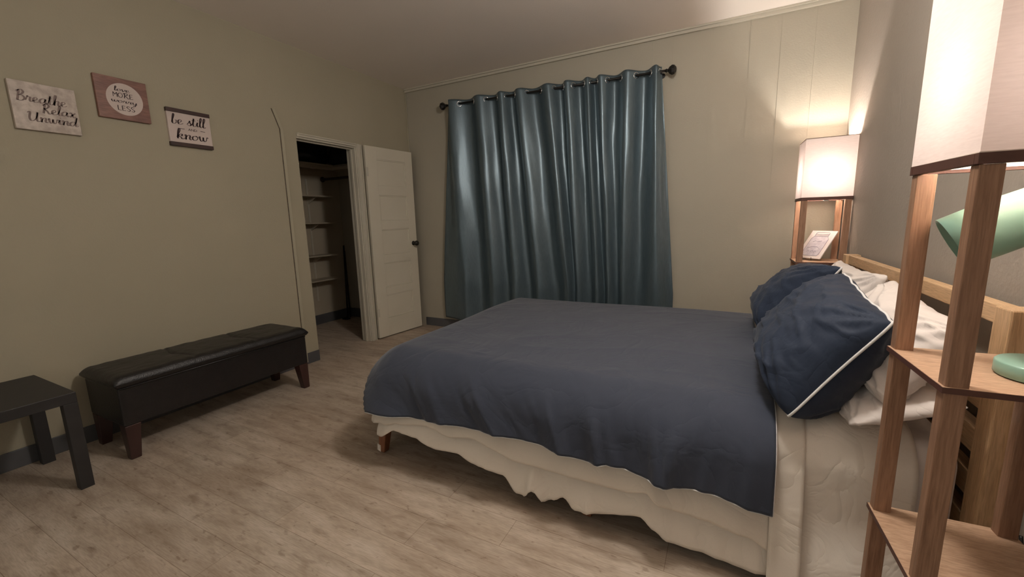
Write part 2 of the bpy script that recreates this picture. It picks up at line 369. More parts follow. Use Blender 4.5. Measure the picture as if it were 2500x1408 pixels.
for y, l in ((-.48, 'slotted wall standard in the closet nearer the far corner'), (-1.2, 'slotted wall standard in the closet nearer the bench')):
    s_ = MB().box((-1.219, y-.012, .30), (-1.210, y+.012, 1.80)).build('shelf_standard', m_trim)
    tag(s_, l, 'shelf bracket rail')
st = thing('folded_stand', 'slim black folded stand leaning in the far corner of the closet', 'stand', (-1.12, -.10, 0))
MB().tube([(-1.10, -.15, .008), (-1.188, -.035, .97)], .011, 10).build('pole', m_black, st, smooth=True)
MB().tube([(-1.13, -.08, .008), (-1.185, -.035, .90)], .011, 10).build('pole', m_black, st, smooth=True)
MB().box((-1.15, -.20, 0), (-1.06, -.14, .02)).build('foot', m_black, st, bevel=.004)
def lump(name, c, r, seed, m, label, cat):
    mb = MB(); n1, n2 = 36, 20
    def P(i, j):
        a = 2*math.pi*i/n1; b2 = -math.pi/2+math.pi*j/(n2-1)
        d = Vector((math.cos(b2)*math.cos(a), math.cos(b2)*math.sin(a), math.sin(b2)))
        s = 1+.22*noise.noise(d*2.2+Vector((seed, 0, 0)))+.08*noise.noise(d*6+Vector((seed, 3, 0)))
        z = max(d.z*r[2]*s, -r[2]*.72)
        return (c[0]+d.x*r[0]*s, c[1]+d.y*r[1]*s, c[2]+z+r[2]*.72)
    mb.grid(P, n1, n2, True); return tag(mb.build(name, m, None, smooth=True, org=c), label, cat)
m_bag = mat('black_nylon', (.010, .010, .011, 1), .5, (.018, .017, .018, 1), 8)
m_bag2 = mat('grey_nylon', (.05, .048, .048, 1), .6, (.03, .03, .03, 1), 8)
lump('duffel_bag', (-1.03, -.55, 1.946), (.16, .24, .17), 2, m_bag, 'black soft bag on the closet top shelf, nearer the bench side', 'bag')
lump('duffel_bag', (-.80, -.19, 1.946), (.27, .155, .16), 7, m_bag2, 'dark grey soft bag on the closet top shelf, in the far corner', 'bag')

# ------------------------------------------------------------------ lettering
GL = {
'a': (1.05, [[(.75,.8),(.5,1),(.15,.75),(.05,.35),(.25,.02),(.5,.2),(.72,.6),(.78,.95),(.72,.4),(.85,.03),(1.05,.2)]]),
'e': (.85, [[(0,.25),(.35,.45),(.6,.75),(.45,1),(.2,.85),(.1,.45),(.25,.05),(.55,.05),(.85,.25)]]),
'r': (.82, [[(0,.2),(.15,.7),(.2,1.1),(.32,.92),(.58,.92),(.52,.4),(.62,.05),(.85,.2)]]),
't': (.68, [[(0,.2),(.22,1),(.32,1.75),(.22,.6),(.28,.1),(.5,.02),(.7,.2)], [(.0,1.25),(.3,1.32),(.6,1.28)]]),
'h': (.95, [[(0,.2),(.3,1.1),(.46,1.8),(.38,2.1),(.25,1.9),(.18,1),(.14,0)], [(.14,0),(.3,.7),(.55,1),(.7,.8),(.65,.3),(.75,.02),(.97,.2)]]),
'l': (.52, [[(0,.2),(.28,1.1),(.42,1.8),(.33,2.1),(.2,1.8),(.14,.8),(.2,.1),(.38,0),(.55,.2)]]),
'x': (.85, [[(0,.8),(.2,1),(.4,.6),(.5,.2),(.7,0),(.9,.2)], [(.85,1),(.5,.6),(.1,0)]]),
'n': (.95, [[(0,.8),(.12,1),(.2,.8),(.17,0)], [(.17,0),(.3,.65),(.55,1),(.7,.8),(.65,.3),(.78,.02),(.97,.2)]]),
'w': (1.2, [[(0,.8),(.12,1),(.15,.5),(.32,.04),(.5,.25),(.58,.95)], [(.58,.95),(.6,.4),(.78,.04),(.98,.35),(1.05,.98),(1.22,.85)]]),
'i': (.45, [[(0,.3),(.2,1),(.17,.4),(.25,.05),(.48,.2)], [(.24,1.38),(.29,1.52)]]),
'd': (1.1, [[(.75,.8),(.5,1),(.15,.75),(.05,.35),(.25,.02),(.5,.2),(.75,.8),(.92,2)], [(.92,2),(.78,1.2),(.78,.2),(.93,.02),(1.12,.2)]]),
'o': (.85, [[(.5,1),(.15,.8),(.05,.4),(.3,.02),(.65,.3),(.7,.75),(.5,1),(.62,.82),(.92,.85)]]),
'v': (.82, [[(0,.8),(.12,1),(.2,.6),(.35,.02),(.6,.5),(.7,1),(.9,.85)]]),
'y': (.9, [[(0,.8),(.12,1),(.15,.5),(.35,.1),(.6,.4),(.75,1)], [(.75,1),(.65,0),(.45,-.8),(.2,-.9),(.28,-.45),(.92,.2)]]),
'b': (.85, [[(0,.3),(.28,1.2),(.4,1.95),(.26,2.05),(.16,1.2),(.14,.25),(.35,0),(.65,.2),(.68,.7),(.48,.82),(.88,.72)]]),
's': (.72, [[(0,.2),(.28,.7),(.4,1.1),(.45,.7),(.62,.3),(.42,0),(.1,.12)], [(.42,0),(.72,.2)]]),
'k': (.92, [[(0,.3),(.28,1.2),(.42,1.95),(.27,2.1),(.16,1.3),(.12,0)], [(.12,.2),(.35,.9),(.62,1),(.58,.62),(.22,.5),(.5,.3),(.68,0),(.95,.2)]]),
'B': (1.15, [[(.15,1.6),(.38,2),(.3,1),(.2,0)], [(.0,1.75),(.6,2.15),(.9,1.7),(.6,1.15),(.35,1.05),(.8,1.0),(1.05,.5),(.7,.02),(.1,.05)]]),
'R': (1.2, [[(.15,1.6),(.38,2),(.3,1),(.2,0)], [(.0,1.75),(.6,2.15),(.9,1.7),(.6,1.15),(.35,1.05),(.7,.5),(.95,0),(1.22,.2)]]),
'U': (1.4, [[(0,1.7),(.2,2),(.3,1.7),(.22,.7),(.42,.05),(.8,.3),(1.05,1),(1.15,2)], [(1.15,2),(1.05,.5),(1.2,.02),(1.42,.2)]]),
'M': (1.0, [[(.08,0),(.1,1),(.12,1.9)], [(.12,1.9),(.45,.9)], [(.45,.9),(.8,1.9)], [(.8,1.9),(.84,1),(.86,0)]]),
'O': (1.0, [[(.5,1.9),(.12,1.5),(.06,.7),(.35,0),(.75,.3),(.88,1.1),(.7,1.75),(.5,1.9)]]),
'E': (.85, [[(.12,1.9),(.1,1),(.12,0)], [(.12,1.9),(.7,1.85)], [(.12,1.05),(.6,1.05)], [(.12,.02),(.72,.05)]]),
'L': (.8, [[(.12,1.9),(.1,1),(.12,0)], [(.12,.02),(.7,.05)]]),
'S': (.85, [[(.7,1.65),(.4,1.92),(.12,1.5),(.4,1.0),(.72,.55),(.45,0),(.1,.2)]]),
'A': (.95, [[(.05,0),(.3,1),(.45,1.9)], [(.45,1.9),(.65,1),(.85,0)], [(.2,.7),(.72,.7)]]),
'N': (.95, [[(.1,0),(.12,1.9)], [(.12,1.9),(.78,0)], [(.78,0),(.8,1.9)]]),
'D': (.95, [[(.12,1.9),(.1,0)], [(.1,1.9),(.6,1.7),(.85,1.0),(.6,.2),(.1,0)]]),
'T': (.8, [[(.4,1.9),(.4,0)], [(.02,1.88),(.78,1.9)]]), 'H': (.9, [[(.1,1.9),(.1,0)], [(.78,1.9),(.78,0)], [(.1,1),(.78,1)]]),
'I': (.35, [[(.15,1.9),(.15,0)]]), 'K': (.85, [[(.1,1.9),(.1,0)], [(.7,1.9),(.12,.9)], [(.3,1.1),(.78,0)]]),
'-': (.7, [[(.05,.95),(.65,.98)]]), ' ': (.55, []),
}
def cat_rom(pts, k=6):
    if len(pts) < 3: return [tuple(Vector(pts[0]).lerp(Vector(pts[-1]), i/k)) for i in range(k+1)]
    P = [pts[0]]+list(pts)+[pts[-1]]; out = []
    for i in range(1, len(P)-2):
        p0, p1, p2, p3 = [Vector(q) for q in P[i-1:i+3]]
        for j in range(k):
            t = j/k; out.append(tuple(.5*((2*p1)+(p2-p0)*t+(2*p0-5*p1+4*p2-p3)*t*t+(3*p1-p0-3*p2+p3)*t**3)))
    out.append(tuple(pts[-1])); return out
def write(mb, text, frame, cx, y0, width, xh, thick, slant=.22, thin=.25, rise=0.0):
    """frame(u,v)->3D. text centred at cx, baseline y0, fitted to width; xh = x-height"""
    tot = sum(GL[c][0] for c in text); sx = width/tot; x = cx-width/2
    for c in text:
        adv, strokes = GL[c]
        for s_ in strokes:
            p = [(x+(a*sx+slant*b2*xh*.5), y0+b2*xh+rise*(x-cx)) for a, b2 in cat_rom(s_)]
            L, Rr = [], []
            for i in range(len(p)):
                a = Vector(p[max(i-1, 0)]); b2 = Vector(p[min(i+1, len(p)-1)]); d = b2-a
                if d.length < 1e-9: d = Vector((1, 0))
                d.normalize(); wv = thick*(thin+(1-thin)*max(0, abs(d.y)-.25)/.75*(1 if d.y < 0 else .35))
                nn = Vector((-d.y, d.x))*wv/2; q = Vector(p[i]); L.append(q+nn); Rr.append(q-nn)
            n_ = len(p)
            mb.add([frame(*q) for q in L]+[frame(*q) for q in Rr], [(i, i+1, n_+i+1, n_+i) for i in range(n_-1)])
        x += adv*sx
    return mb
def sign(y0, y1, z0, z1, th, label, board, cat='wall sign'):
    t = thing('wall_sign', label, cat, (0, (y0+y1)/2, z0), 'square word signs on the left wall')
    bd = MB().box((0, y0, z0), (th, y1, z1)).build('board', board, t, bevel=.0015)
    cy, cz = (y0+y1)/2, (z0+z1)/2
    return t, (lambda u, v, d=.0008: (th+d, cy+u, cz+v)), bd
# 1: Breathe Relax Unwind
t, F, bd = sign(-3.073, -2.822, 1.787, 2.031, .020, 'pale wood square sign reading Breathe Relax Unwind', m_paleboard)
mb = MB(); write(mb, 'Breathe', F, -.012, .022, .190, .026, .009)
write(mb, 'Relax', F, .045, -.028, .130, .024, .009); write(mb, 'Unwind', F, .018, -.076, .195, .024, .009)
sub(mb.build('lettering', m_inkg, t, fix=False), bd)
# 2: love MORE worry LESS in a pale disc
t, F, bd = sign(-2.730, -2.480, 1.914, 2.154, .020, 'red-brown wood sign with a pale disc reading love MORE worry LESS', m_redboard)
mb = MB(); n_ = 48
mb.add([F(0, 0, .0004)]+[F(.088*math.cos(2*math.pi*i/n_)+.008, .092*math.sin(2*math.pi*i/n_), .0004) for i in range(n_)], [(0, 1+i, 1+(i+1) % n_) for i in range(n_)])
dc = sub(mb.build('disc', m_whiteboard, t, fix=False), bd); dc['label'] = 'pale round disc'
mb = MB(); write(mb, 'love', F, .0, .044, .075, .013, .006); write(mb, 'MORE', F, .002, .008, .100, .0140, .0045, 0, .55)
write(mb, 'worry', F, .002, -.022, .125, .012, .006); write(mb, 'LESS', F, .008, -.066, .085, .0145, .0045, 0, .55)
sub(mb.build('lettering', m_ink, t, fix=False), bd)
# 3: be still AND know
t, F, bd = sign(-2.389, -2.132, 1.800, 2.040, .018, 'white square sign with dark bars reading be still AND know', m_whiteboard)
for z in (1.800, 2.017):
    MB().box((-.0005, -2.3905, z-.001), (.024, -2.1305, z+.024)).build('dark_bar', m_darkwood, t, bevel=.001)['label'] = 'dark wooden bar'
mb = MB(); write(mb, 'be still', F, -.006, .022, .205, .030, .0095)
write(mb, 'AND', F, .012, -.012, .055, .0075, .003, 0, .6); write(mb, '-', F, -.055, -.012, .045, .0075, .003, 0, 1); write(mb, '-', F, .075, -.012, .035, .0075, .003, 0, 1)
write(mb, 'know', F, .005, -.072, .190, .031, .0105)
sub(mb.build('lettering', m_ink, t, fix=False), bd)

# ------------------------------------------------------------------ bench
bn = thing('storage_bench', 'long black leather storage bench against the left wall', 'bench', (.28, -2.46, 0))
bx0, bx1, by0, by1 = .075, .495, -3.03, -1.915
MB().box((bx0, by0, .195), (bx1, by1, .412)).build('body', m_leather, bn, bevel=.008)
def lidP(u, v, top):
    x = bx0-.012+(bx1-bx0+.03)*u; y = by0-.015+(by1-by0+.03)*v
    e = min(1, 5*min(u, 1-u)*(bx1-bx0)/.45)*1; ex = min(u, 1-u)*(bx1-bx0); ey = min(v, 1-v)*(by1-by0)
    rr = .045; h = 1
    for q in (ex, ey):
        if q < rr: h *= math.sqrt(max(0, 1-(1-q/rr)**2))
    z = .440+.038*h+.008*math.sin(math.pi*u)*math.sin(math.pi*v)
    for s in (1/3, 2/3):
        d = abs(v-s-.012*math.sin(u*9+s*20))*(by1-by0); z -= .010*math.exp(-(d/.008)**2)*min(1, ex/.05)
        z -= .006*math.exp(-(d/.05)**2)*math.exp(-((u-.5)/.2)**2)
    z += .0035*noise.noise(Vector((x*9, y*14, 3)))*h+.002*noise.noise(Vector((x*30, y*22, 5)))*h
    return x, y, z
mb = MB(); nu, nv = 40, 110
mb.grid(lambda i, j: lidP(i/(nu-1), j/(nv-1), 1), nu, nv)
k0 = len(mb.v); edge = [(i, 0) for i in range(nu)]+[(nu-1, j) for j in range(1, nv)]+[(i, nv-1) for i in range(nu-2, -1, -1)]+[(0, j) for j in range(nv-2, 0, -1)]
low = []
for i, j in edge:
    x, y, z = mb.v[i*nv+j]; xc, yc = (bx0+bx1)/2, (by0+by1)/2
    pk = .004*noise.noise(Vector((x*20, y*20, 0)))
    low.append((x, y, .440)); 
k0 = len(mb.v); mb.v += [(a, b2, .430+.002*noise.noise(Vector((a*30, b2*30, 1)))) for a, b2, c in low]
k1 = len(mb.v); mb.v += [(a+(.01 if a < .2 else -.01 if a > .48 else 0), b2+(.01 if b2 < by0+.01 else -.01 if b2 > by1-.01 else 0), .416) for a, b2, c in low]
ne = len(edge)
for q in range(ne):
    a = edge[q][0]*nv+edge[q][1]; b2 = edge[(q+1) % ne][0]*nv+edge[(q+1) % ne][1]
    mb.f.append((a, b2, k0+(q+1) % ne, k0+q)); mb.f.append((k0+q, k0+(q+1) % ne, k1+(q+1) % ne, k1+q))
mb.build('padded_lid', m_leather, bn, smooth=True)
MB().tube([(bx1+.001, by0+.004, .4085), (bx1+.001, by1-.004, .4085)], .0055, 8).build('piping', m_leather, bn, smooth=True)
for sx, x in ((1, bx1-.038), (-1, bx0+.038)):
    for sy, y in ((-1, by0+.038), (1, by1-.038)):
        MB().frustum((x+sx*.012, y+sy*.010, 0), .023, (x, y, .1945), .036).build('leg', m_darkwood, bn, bevel=.003)

# ------------------------------------------------------------------ side table
tb = thing('side_table', 'square black-brown side table left of the bench, cut by the photo edge', 'table', (.325, -3.48, 0))
tx0, tx1, ty0, ty1 = .045, .597, -3.76, -3.208
MB().box((tx0, ty0, .440), (tx1, ty1, .490)).build('tabletop', m_table, tb, bevel=.002)
for x in (tx0, tx1-.05):
    for y in (ty0, ty1-.05): MB().box((x, y, 0), (x+.05, y+.05, .4395)).build('leg', m_table, tb, bevel=.0015)

# ------------------------------------------------------------------ curtain and rod
def rodz(x): return 2.462-.019*(x-.6)
cr_ = thing('curtain_rod', 'black metal curtain rod with faceted ball finials', 'curtain rod', (1.72, -.09, 2.44))
MB().tube([(.625, -.09, rodz(.625)), (2.83, -.09, rodz(2.83))], .0105, 14).build('rod', m_black, cr_, smooth=True)
for x, d in ((.63, -1), (2.825, 1)):
    MB().lathe([(0, 0), (.013, 0), (.016, .008), (.012, .014), (.012, .020), (.027, .030), (.040, .050), (.036, .068), (.018, .082), (0, .086)], (x, -.09, rodz(x)), (d, 0, 0), 8).build('finial', m_black, cr_)
for x in (.67, 2.79):
    MB().tube([(x, -.0005, rodz(x)-.01), (x, -.05, rodz(x)-.018), (x, -.09, rodz(x)-.0125)], .006, 8).lathe([(0, 0), (.022, 0), (.022, .005), (0, .006)], (x, -.0005, rodz(x)-.01), (0, -1, 0), 16).build('bracket', m_black, cr_)
XC = [.813,.965,1.121,1.243,1.356,1.426,1.562,1.719,1.864,1.936,2.026,2.148,2.202,2.238,2.347,2.461,2.584,2.728]
FT = [.690,1.043,1.300,1.494,1.79,1.981,2.175,2.292,2.522,2.758]
FB = [.780,1.150,1.405,1.690,1.986,2.085,2.278,2.385,2.510,2.800]
BT = [(XC[2*i]+XC[2*i+1])/2 for i in range(9)]
BB = [.97,1.29,1.545,1.85,2.035,2.19,2.335,2.45,2.64]
ext = [(.648, .455, .2, .1)]            # (x_top, x_bottom, y_top factor, y_bottom factor)
for i in range(10):
    wt = (BT[i]-BT[i-1]) if 0 < i < 9 else .3
    wb = (BB[i]-BB[i-1]) if 0 < i < 9 else .3
    ext.append((FT[i], FB[i], -min(.050, .018+.14*wt), -min(.058, .022+.12*wb)))
    if i < 9:
        w2 = FT[i+1]-FT[i]; w3 = FB[i+1]-FB[i]
        ext.append((BT[i], BB[i], min(.045, .018+.12*w2), min(.045, .015+.10*w3)))
ext[0] = (.648, .455, .012, .02); ext.append((2.792, 2.945, .015, .03))
def curtain_pt(s, tz):      # s in extremes index, tz 0 top .. 1 bottom
    i = min(int(s), len(ext)-2); u = s-i
    a, b2 = ext[i], ext[i+1]
    e = min(1, tz/.82)
    xa = a[0]+(a[1]-a[0])*e; xb = b2[0]+(b2[1]-b2[0])*e
    ya = a[2]+(a[3]-a[2])*e; yb = b2[2]+(b2[3]-b2[2])*e
    c = (1-math.cos(math.pi*u))/2
    c = c+.10*math.sin(2*math.pi*c)*0
    x = xa+(xb-xa)*u; y = ya+(yb-ya)*c
    x += .012*noise.noise(Vector((s*.7, tz*2.2, 1)))*sm(.05, .3, tz)*(0 if s < .5 or s > len(ext)-1.5 else 1)
    y += (.016*noise.noise(Vector((s*1.1, tz*2.5, 4)))+.006*noise.noise(Vector((s*3, tz*6, 8))))*sm(.03, .25, tz)
    # secondary soft pleats lower down
    return x, -.09+y
def curtain(s0, s1, label):
    t = thing('curtain', label, 'curtain', ((ext[int(s0)][1]+ext[int(s1)][1])/2, -.09, .14), 'satin curtain panels on the rod')
    ns = int((s1-s0)*18)+1; nzv = 120
    def P(i, j):
        s = s0+(s1-s0)*i/(ns-1); tz = j/(nzv-1); x, y = curtain_pt(s, tz)
        zt = rodz(x)+.042+.006*noise.noise(Vector((s*1.4, 0, 2)))+(.018 if y < -.115 else 0)*0; zb = .142+.004*noise.noise(Vector((s, 1, 2)))
        return (x, y, zt+(zb-zt)*tz)
    mb = MB(); mb.grid(P, ns, nzv); mb.build('fabric', m_curtain, t, smooth=True, solid=.0012, fix=False)
    # grommets where the cloth crosses the rod
    for s100 in range(int(s0*100)+10, int(s1*100)-5):
        a, b2 = curtain_pt(s100/100, 0), curtain_pt(s100/100+.01, 0)
        if (a[1]+.09)*(b2[1]+.09) <= 0 and a[1] != b2[1]:
            T = Vector((b2[0]-a[0], b2[1]-a[1], 0)).normalized(); c = Vector((a[0], -.09, rodz(a[0])-.002))
            # ring lies in the cloth plane
            pts = [c+T*math.cos(q*math.pi/12)*.0245+Vector((0,0,1))*math.sin(q*math.pi/12)*.0245 for q in range(24)]
            MB().tube(pts, .0042, 8, closed=True).build('grommet', m_chrome, t, smooth=True)
    return t
SEAM = 13        # front extreme near x = 2.2
curtain(0, SEAM, 'wider blue-grey satin curtain panel, on the closet-door side')
curtain(SEAM+.0001, len(ext)-1, 'narrower blue-grey satin curtain panel, nearest the corner lamp')

# ------------------------------------------------------------------ shelf lamps
def make_lamp(label, loc, rz, strength, w, lean=(0, 0)):
    t = bpy.data.objects.new('shelf_floor_lamp', None); COL.objects.link(t); t.location = loc
    t.rotation_euler = (lean[0], lean[1], rz); t['label'] = label; t['category'] = 'floor lamp'; t['group'] = 'two wooden shelf lamps beside the bed'
    h = w/2; pw, pd = .036, .028
    zs = (.055, .446, .899); zb, zt = 1.345, 1.734
    for sx in (-1, 1):
        for sy in (-1, 1):
            x0, x1 = sorted((sx*(h-.004), sx*(h-.004-pw))); y0, y1 = sorted((sy*(h-.004), sy*(h-.004-pd)))
            MB().box((x0, y0, .002), (x1, y1, zb-.0205)).build('pole', m_pole, t, bevel=.0015)
    for z in zs:
        hh = h+.001
        s_ = MB(); nb = pw+.004; mbx = pd+.004
        sf = s_.box((-h, -h, z-.0125), (h, h, z)).build('shelf', m_shelf, t, bevel=.0006)
        e = MB()
        e.box((-hh, -hh, z-.0128), (hh, -h, z-.0006)).box((-hh, h, z-.0128), (hh, hh, z-.0006)).box((-hh, -h, z-.0128), (-h, h, z-.0006)).box((h, -h, z-.0128), (hh, h, z-.0006))
        sub(e.build('edge_band', m_edge, t), sf)
    rim = MB()
    for a, b2 in (((-h, -h), (h, -h+.014)), ((-h, h-.014), (h, h)), ((-h, -h+.014), (-h+.014, h-.014)), ((h-.014, -h+.014), (h, h-.014))):
        rim.box((a[0], a[1], zb-.020), (b2[0], b2[1], zb+.0005))
    rm = rim.build('shade_frame', m_edge, t, bevel=.001)
    MB().box((-h+.0145, -h+.0145, zb-.012), (h-.0145, h-.0145, zb-.009)).build('diffuser_panel', m_diffuser, t)
    MB().box((-.014, -h+.002, zb-.030), (.014, -h+.020, zb-.0205)).build('catch', m_chrome, t, bevel=.002).parent = rm
    shd = MB(); n_ = 1; hs = h-.0015
    cs = [(-hs, -hs), (hs, -hs), (hs, hs), (-hs, hs)]
    for i in range(4):
        a, b2 = cs[i], cs[(i+1) % 4]
        shd.add([(a[0], a[1], zb-.0), (b2[0], b2[1], zb), (b2[0], b2[1], zt), (a[0], a[1], zt)], [(0, 1, 2, 3)])
    so = shd.build('lamp_shade', m_shade, t)
    so['label'] = 'pinkish linen box shade'
    for z in (zt, zb): MB().tube([(a[0], a[1], z) for a in cs], .0022, 6, closed=True).build('shade_trim', m_pipe2, t)
    tp = MB()
    for z in (zt,):
        for i in range(4):
            a, b2 = cs[i], cs[(i+1) % 4]; tp.tube([(a[0], a[1], z+.002), (b2[0], b2[1], z+.002)], .0016, 6)
    tp.build('top_wire', m_edge, t)
    skt = MB().tube([(-h+.003, 0, zb-.0085), (h-.003, 0, zb-.0085)], .0018, 6).lathe([(0, 0), (.016, 0), (.016, .105), (.013, .110), (0, .110)], (0, 0, zb-.007), (0, 0, 1), 20); skt = skt.build('socket', m_whiteplastic, t)
    bl = MB(); bl.lathe([(.0, .0), (.012, .001), (.014, .015), (.022, .03), (.029, .05), (.030, .062), (.026, .078), (.015, .088), (.004, .091), (0, .0912)], (0, 0, zb+.105), (0, 0, 1), 20)
    bl.build('bulb', bulb_mat('bulb_glow_%d' % strength, strength), t, smooth=True).parent = skt
    return t
m_pipe2 = mat('shade_binding', (.52, .42, .36, 1), .8, (.58, .47, .40, 1), 60)
m_whiteplastic = mat('white_plastic', (.7, .7, .68, 1), .4, (.75, .75, .72, 1), 10)
LWd = .288
make_lamp('wooden shelf lamp in the far corner with a card on its shelf', (3.785+LWd/2, -.386+LWd/2, 0), 0, BULB_FAR, LWd)
make_lamp('wooden shelf lamp in the foreground with a green desk lamp on its shelf', (3.866, -2.676, 0), .034, BULB_NEAR, .283, (.008, -.002))

# unseen fill globe, added above the view to brighten the room
gl = thing('fill_globe', 'unseen white fill globe added above the view to brighten the room', 'fill light', (3.22, -2.42, 2.40))
MB().lathe([(0, 0), (.065, 0), (.065, .010), (.05, .022), (.012, .026), (.012, .15), (.045, .16), (.05, .190), (0, .191)], (3.22, -2.42, 2.7365), (0, 0, -1), 32).build('fill_globe_mount', m_chrome, gl, smooth=True)
MB().lathe([(math.sin(math.pi*q/24)*.115 if 0 < q < 24 else 0, -math.cos(math.pi*q/24)*.115) for q in range(25)], (3.22, -2.42, 2.44), (0, 0, 1), 40).build('fill_globe_ball', bulb_mat('fill_glow', FILL_GLOBE), gl, smooth=True)

# card on a wire easel, far lamp shelf
cz = .900
BL, BRt = Vector((3.815, -.150, cz+.014)), Vector((3.935, -.318, cz+.014))
e1 = (BRt-BL).normalized(); back = Vector((e1.y*-1, e1.x, 0)).normalized()
if back.x < 0: back = -back
e2 = (Vector((0, 0, 1))*.83+back*.56).normalized(); e3 = e1.cross(e2).normalized()
if e3.dot(Vector(CAM)-BL) < 0: e3 = -e3
cw, ch = (BRt-BL).length, .232
card = thing('jar_card', 'white card with a mason jar drawing on a wire easel, far lamp shelf', 'card', tuple((BL+BRt)/2))
def CF(u, v, d=.004): return BL+e1*(cw/2+u)+e2*(ch/2+v)+e3*d
mb = MB(); vs = [CF(a*cw/2, b2*ch/2, d) for d in (-.003, .003) for a, b2 in ((-1,-1),(1,-1),(1,1),(-1,1))]
mb.add(vs, [(0,3,2,1),(4,5,6,7),(0,1,5,4),(1,2,6,5),(2,3,7,6),(3,0,4,7)]).build('board', m_paper, card)
jar = [(-.06,-.095),(.06,-.095),(.072,-.08),(.072,.045),(.055,.068),(-.055,.068),(-.072,.045),(-.072,-.08)]
MB().add([CF(a, b2, .0036) for a, b2 in jar], [tuple(range(8))]).build('jar_wash', m_cardjar, card, fix=False)
mb = MB()
def poly(pts, r=.0011): mb.tube([CF(a, b2, .0042) for a, b2 in pts], r, 5)
poly(jar+[jar[0]]); poly([(-.055,.068),(-.055,.095),(-.045,.103),(.045,.103),(.055,.095),(.055,.068)])
poly([(-.055,.078),(0,.074),(.055,.078)]); poly([(-.055,.088),(0,.084),(.055,.088)])
poly([(-.05,-.035),(-.02,-.02),(.02,-.02),(.05,-.035)]); poly([(-.04,.02),(-.02,.03),(0,.022),(.03,.03)])
write(mb, 'THINK', lambda u, v: CF(u, v, .0044), 0, -.070, .095, .010, .003, 0, .6)
mb.build('jar_drawing', m_cardink, card, fix=False)
es = thing('wire_easel', 'thin dark wire easel holding the jar card', 'easel', tuple((BL+BRt)/2-Vector((0, 0, .014))))
f3 = Vector((e3.x, e3.y, 0)).normalized()
mb = MB(); g = [BL+e1*.03, BL+e1*.16]
for q in (g[0], g[1]):
    p0 = Vector((q.x, q.y, cz+.003)); mb.tube([p0+f3*.026+Vector((0,0,.022)), p0+f3*.026, p0-f3*.06], .0016, 6)
q0, q1 = Vector((g[0].x, g[0].y, cz+.003)), Vector((g[1].x, g[1].y, cz+.003))
mb.tube([q0+f3*.026+Vector((0,0,.022)), q0.lerp(q1, .45)+f3*.026+Vector((0,0,.022)), q0.lerp(q1, .45)+f3*.026, q1+f3*.026], .0016, 6)
mb.build('wire', m_black, es)

# green desk lamp on the near lamp's shelf
dk = thing('desk_lamp', 'mint green desk lamp standing on the foreground lamp shelf', 'desk lamp', (3.925, -2.705, .9))
bc = Vector((3.925, -2.705, .9005))
dbs = MB().lathe([(0, 0), (.072, 0), (.0745, .003), (.0745, .026), (.071, .030), (0, .031)], bc, (0, 0, 1), 56).build('base', m_green, dk, smooth=True, bevel=0); dbs.modifiers.new('e', 'EDGE_SPLIT').split_angle = R(50)
MB().lathe([(0, 0), (.008, 0), (.008, .006), (0, .007)], bc+Vector((-.018, -.01, .031)), (0, 0, 1), 16).build('switch', m_black, dk, smooth=True).parent = dbs
tip = Vector((3.786, -2.612, 1.168)); ax = Vector((.160, -.03, .092)).normalized()
hd = MB(); prof = [(.0, .235), (.018, .234), (.034, .222), (.046, .195), (.054, .15), (.058, .10), (.060, .05), (.060, 0), (.057, 0), (.056, .05), (.054, .10), (.050, .15), (.042, .19), (.02, .222), (0, .225)]
hd.lathe(prof, tip, ax, 48); hdo = hd.build('lamp_head', m_green, dk, smooth=True)
MB().lathe([(0, .0), (.012, .0), (.012, .004), (0, .005)], tip+ax*.15+Vector((-.02, -.012, .0545)), (0-.1, -.1, 1), 16).build('rivet', m_chrome, dk, smooth=True).parent = hdo
e_ = tip+ax*.232; MB().tube([e_, e_+ax*.015+Vector((.0, .0, -.005)), Vector((3.985, -2.72, 1.16)), Vector((3.965, -2.715, 1.0)), bc+Vector((.02, -.005, .028))], .007, 12).build('gooseneck', m_green, dk, smooth=True)

# ------------------------------------------------------------------ bed
bed = thing('bed', 'light pine bed frame with slatted headboard against the right wall', 'bed', (2.87, -1.54, 0))
hx0, hx1 = 3.990, 4.062; py0, py1 = -.765, -.685
for a, b2 in ((-2.409, -2.333), (-.757, -.681)):
    MB().box((hx0, a, 0), (hx1, b2, .984)).build('headboard_post', m_pineZ, bed, bevel=.004)
for z0, z1, n_ in ((.930, .983, 'top_rail'), (.675, .745, 'slat'), (.540, .615, 'slat'), (.405, .480, 'slat'), (.270, .345, 'slat')):
    MB().box((4.002, -2.332, z0), (4.040, -.758, z1)).build(n_, m_pineY, bed, bevel=.003)
for y in (-2.409, -.681):
    s_ = -1 if y < -1 else 1
    MB().lathe([(0, 0), (.011, 0), (.011, .003), (.007, .006), (0, .0065)], (4.028, y, .945), (0, s_, 0), 20).build('bolt_cap', m_chrome, bed, smooth=True)
    MB().lathe([(0, 0), (.011, 0), (.011, .003), (.007, .006), (0, .0065)], (4.028, y, .30), (0, s_, 0), 20).build('bolt_cap', m_chrome, bed, smooth=True)
for a, b2 in ((-2.350, -2.322), (-.770, -.742)):
    MB().box((1.745, a, .145), (3.989, b2, .255)).build('side_rail', m_pineY, bed, bevel=.003)
MB().box((1.716, -2.350, .145), (1.744, -.742, .255)).build('foot_rail', m_pineY, bed, bevel=.003)
MB().box((1.745, -2.321, .225), (3.98, -.771, .243)).build('slat_deck', m_pineY, bed)
for x, y, ox, oy in ((1.714, -2.352, -.012, -.012), (2.868, -2.345, 0, -.020), (1.715, -.752, -.012, .012), (2.868, -.770, 0, .04)):
    MB().frustum((x+ox, y+oy, 0), .020, (x, y, .1445), .028).build('leg', m_bedleg, bed, bevel=.006)
MB().box((2.84, -1.56, 0), (2.90, -1.50, .1445)).build('leg', m_bedleg, bed, bevel=.004)
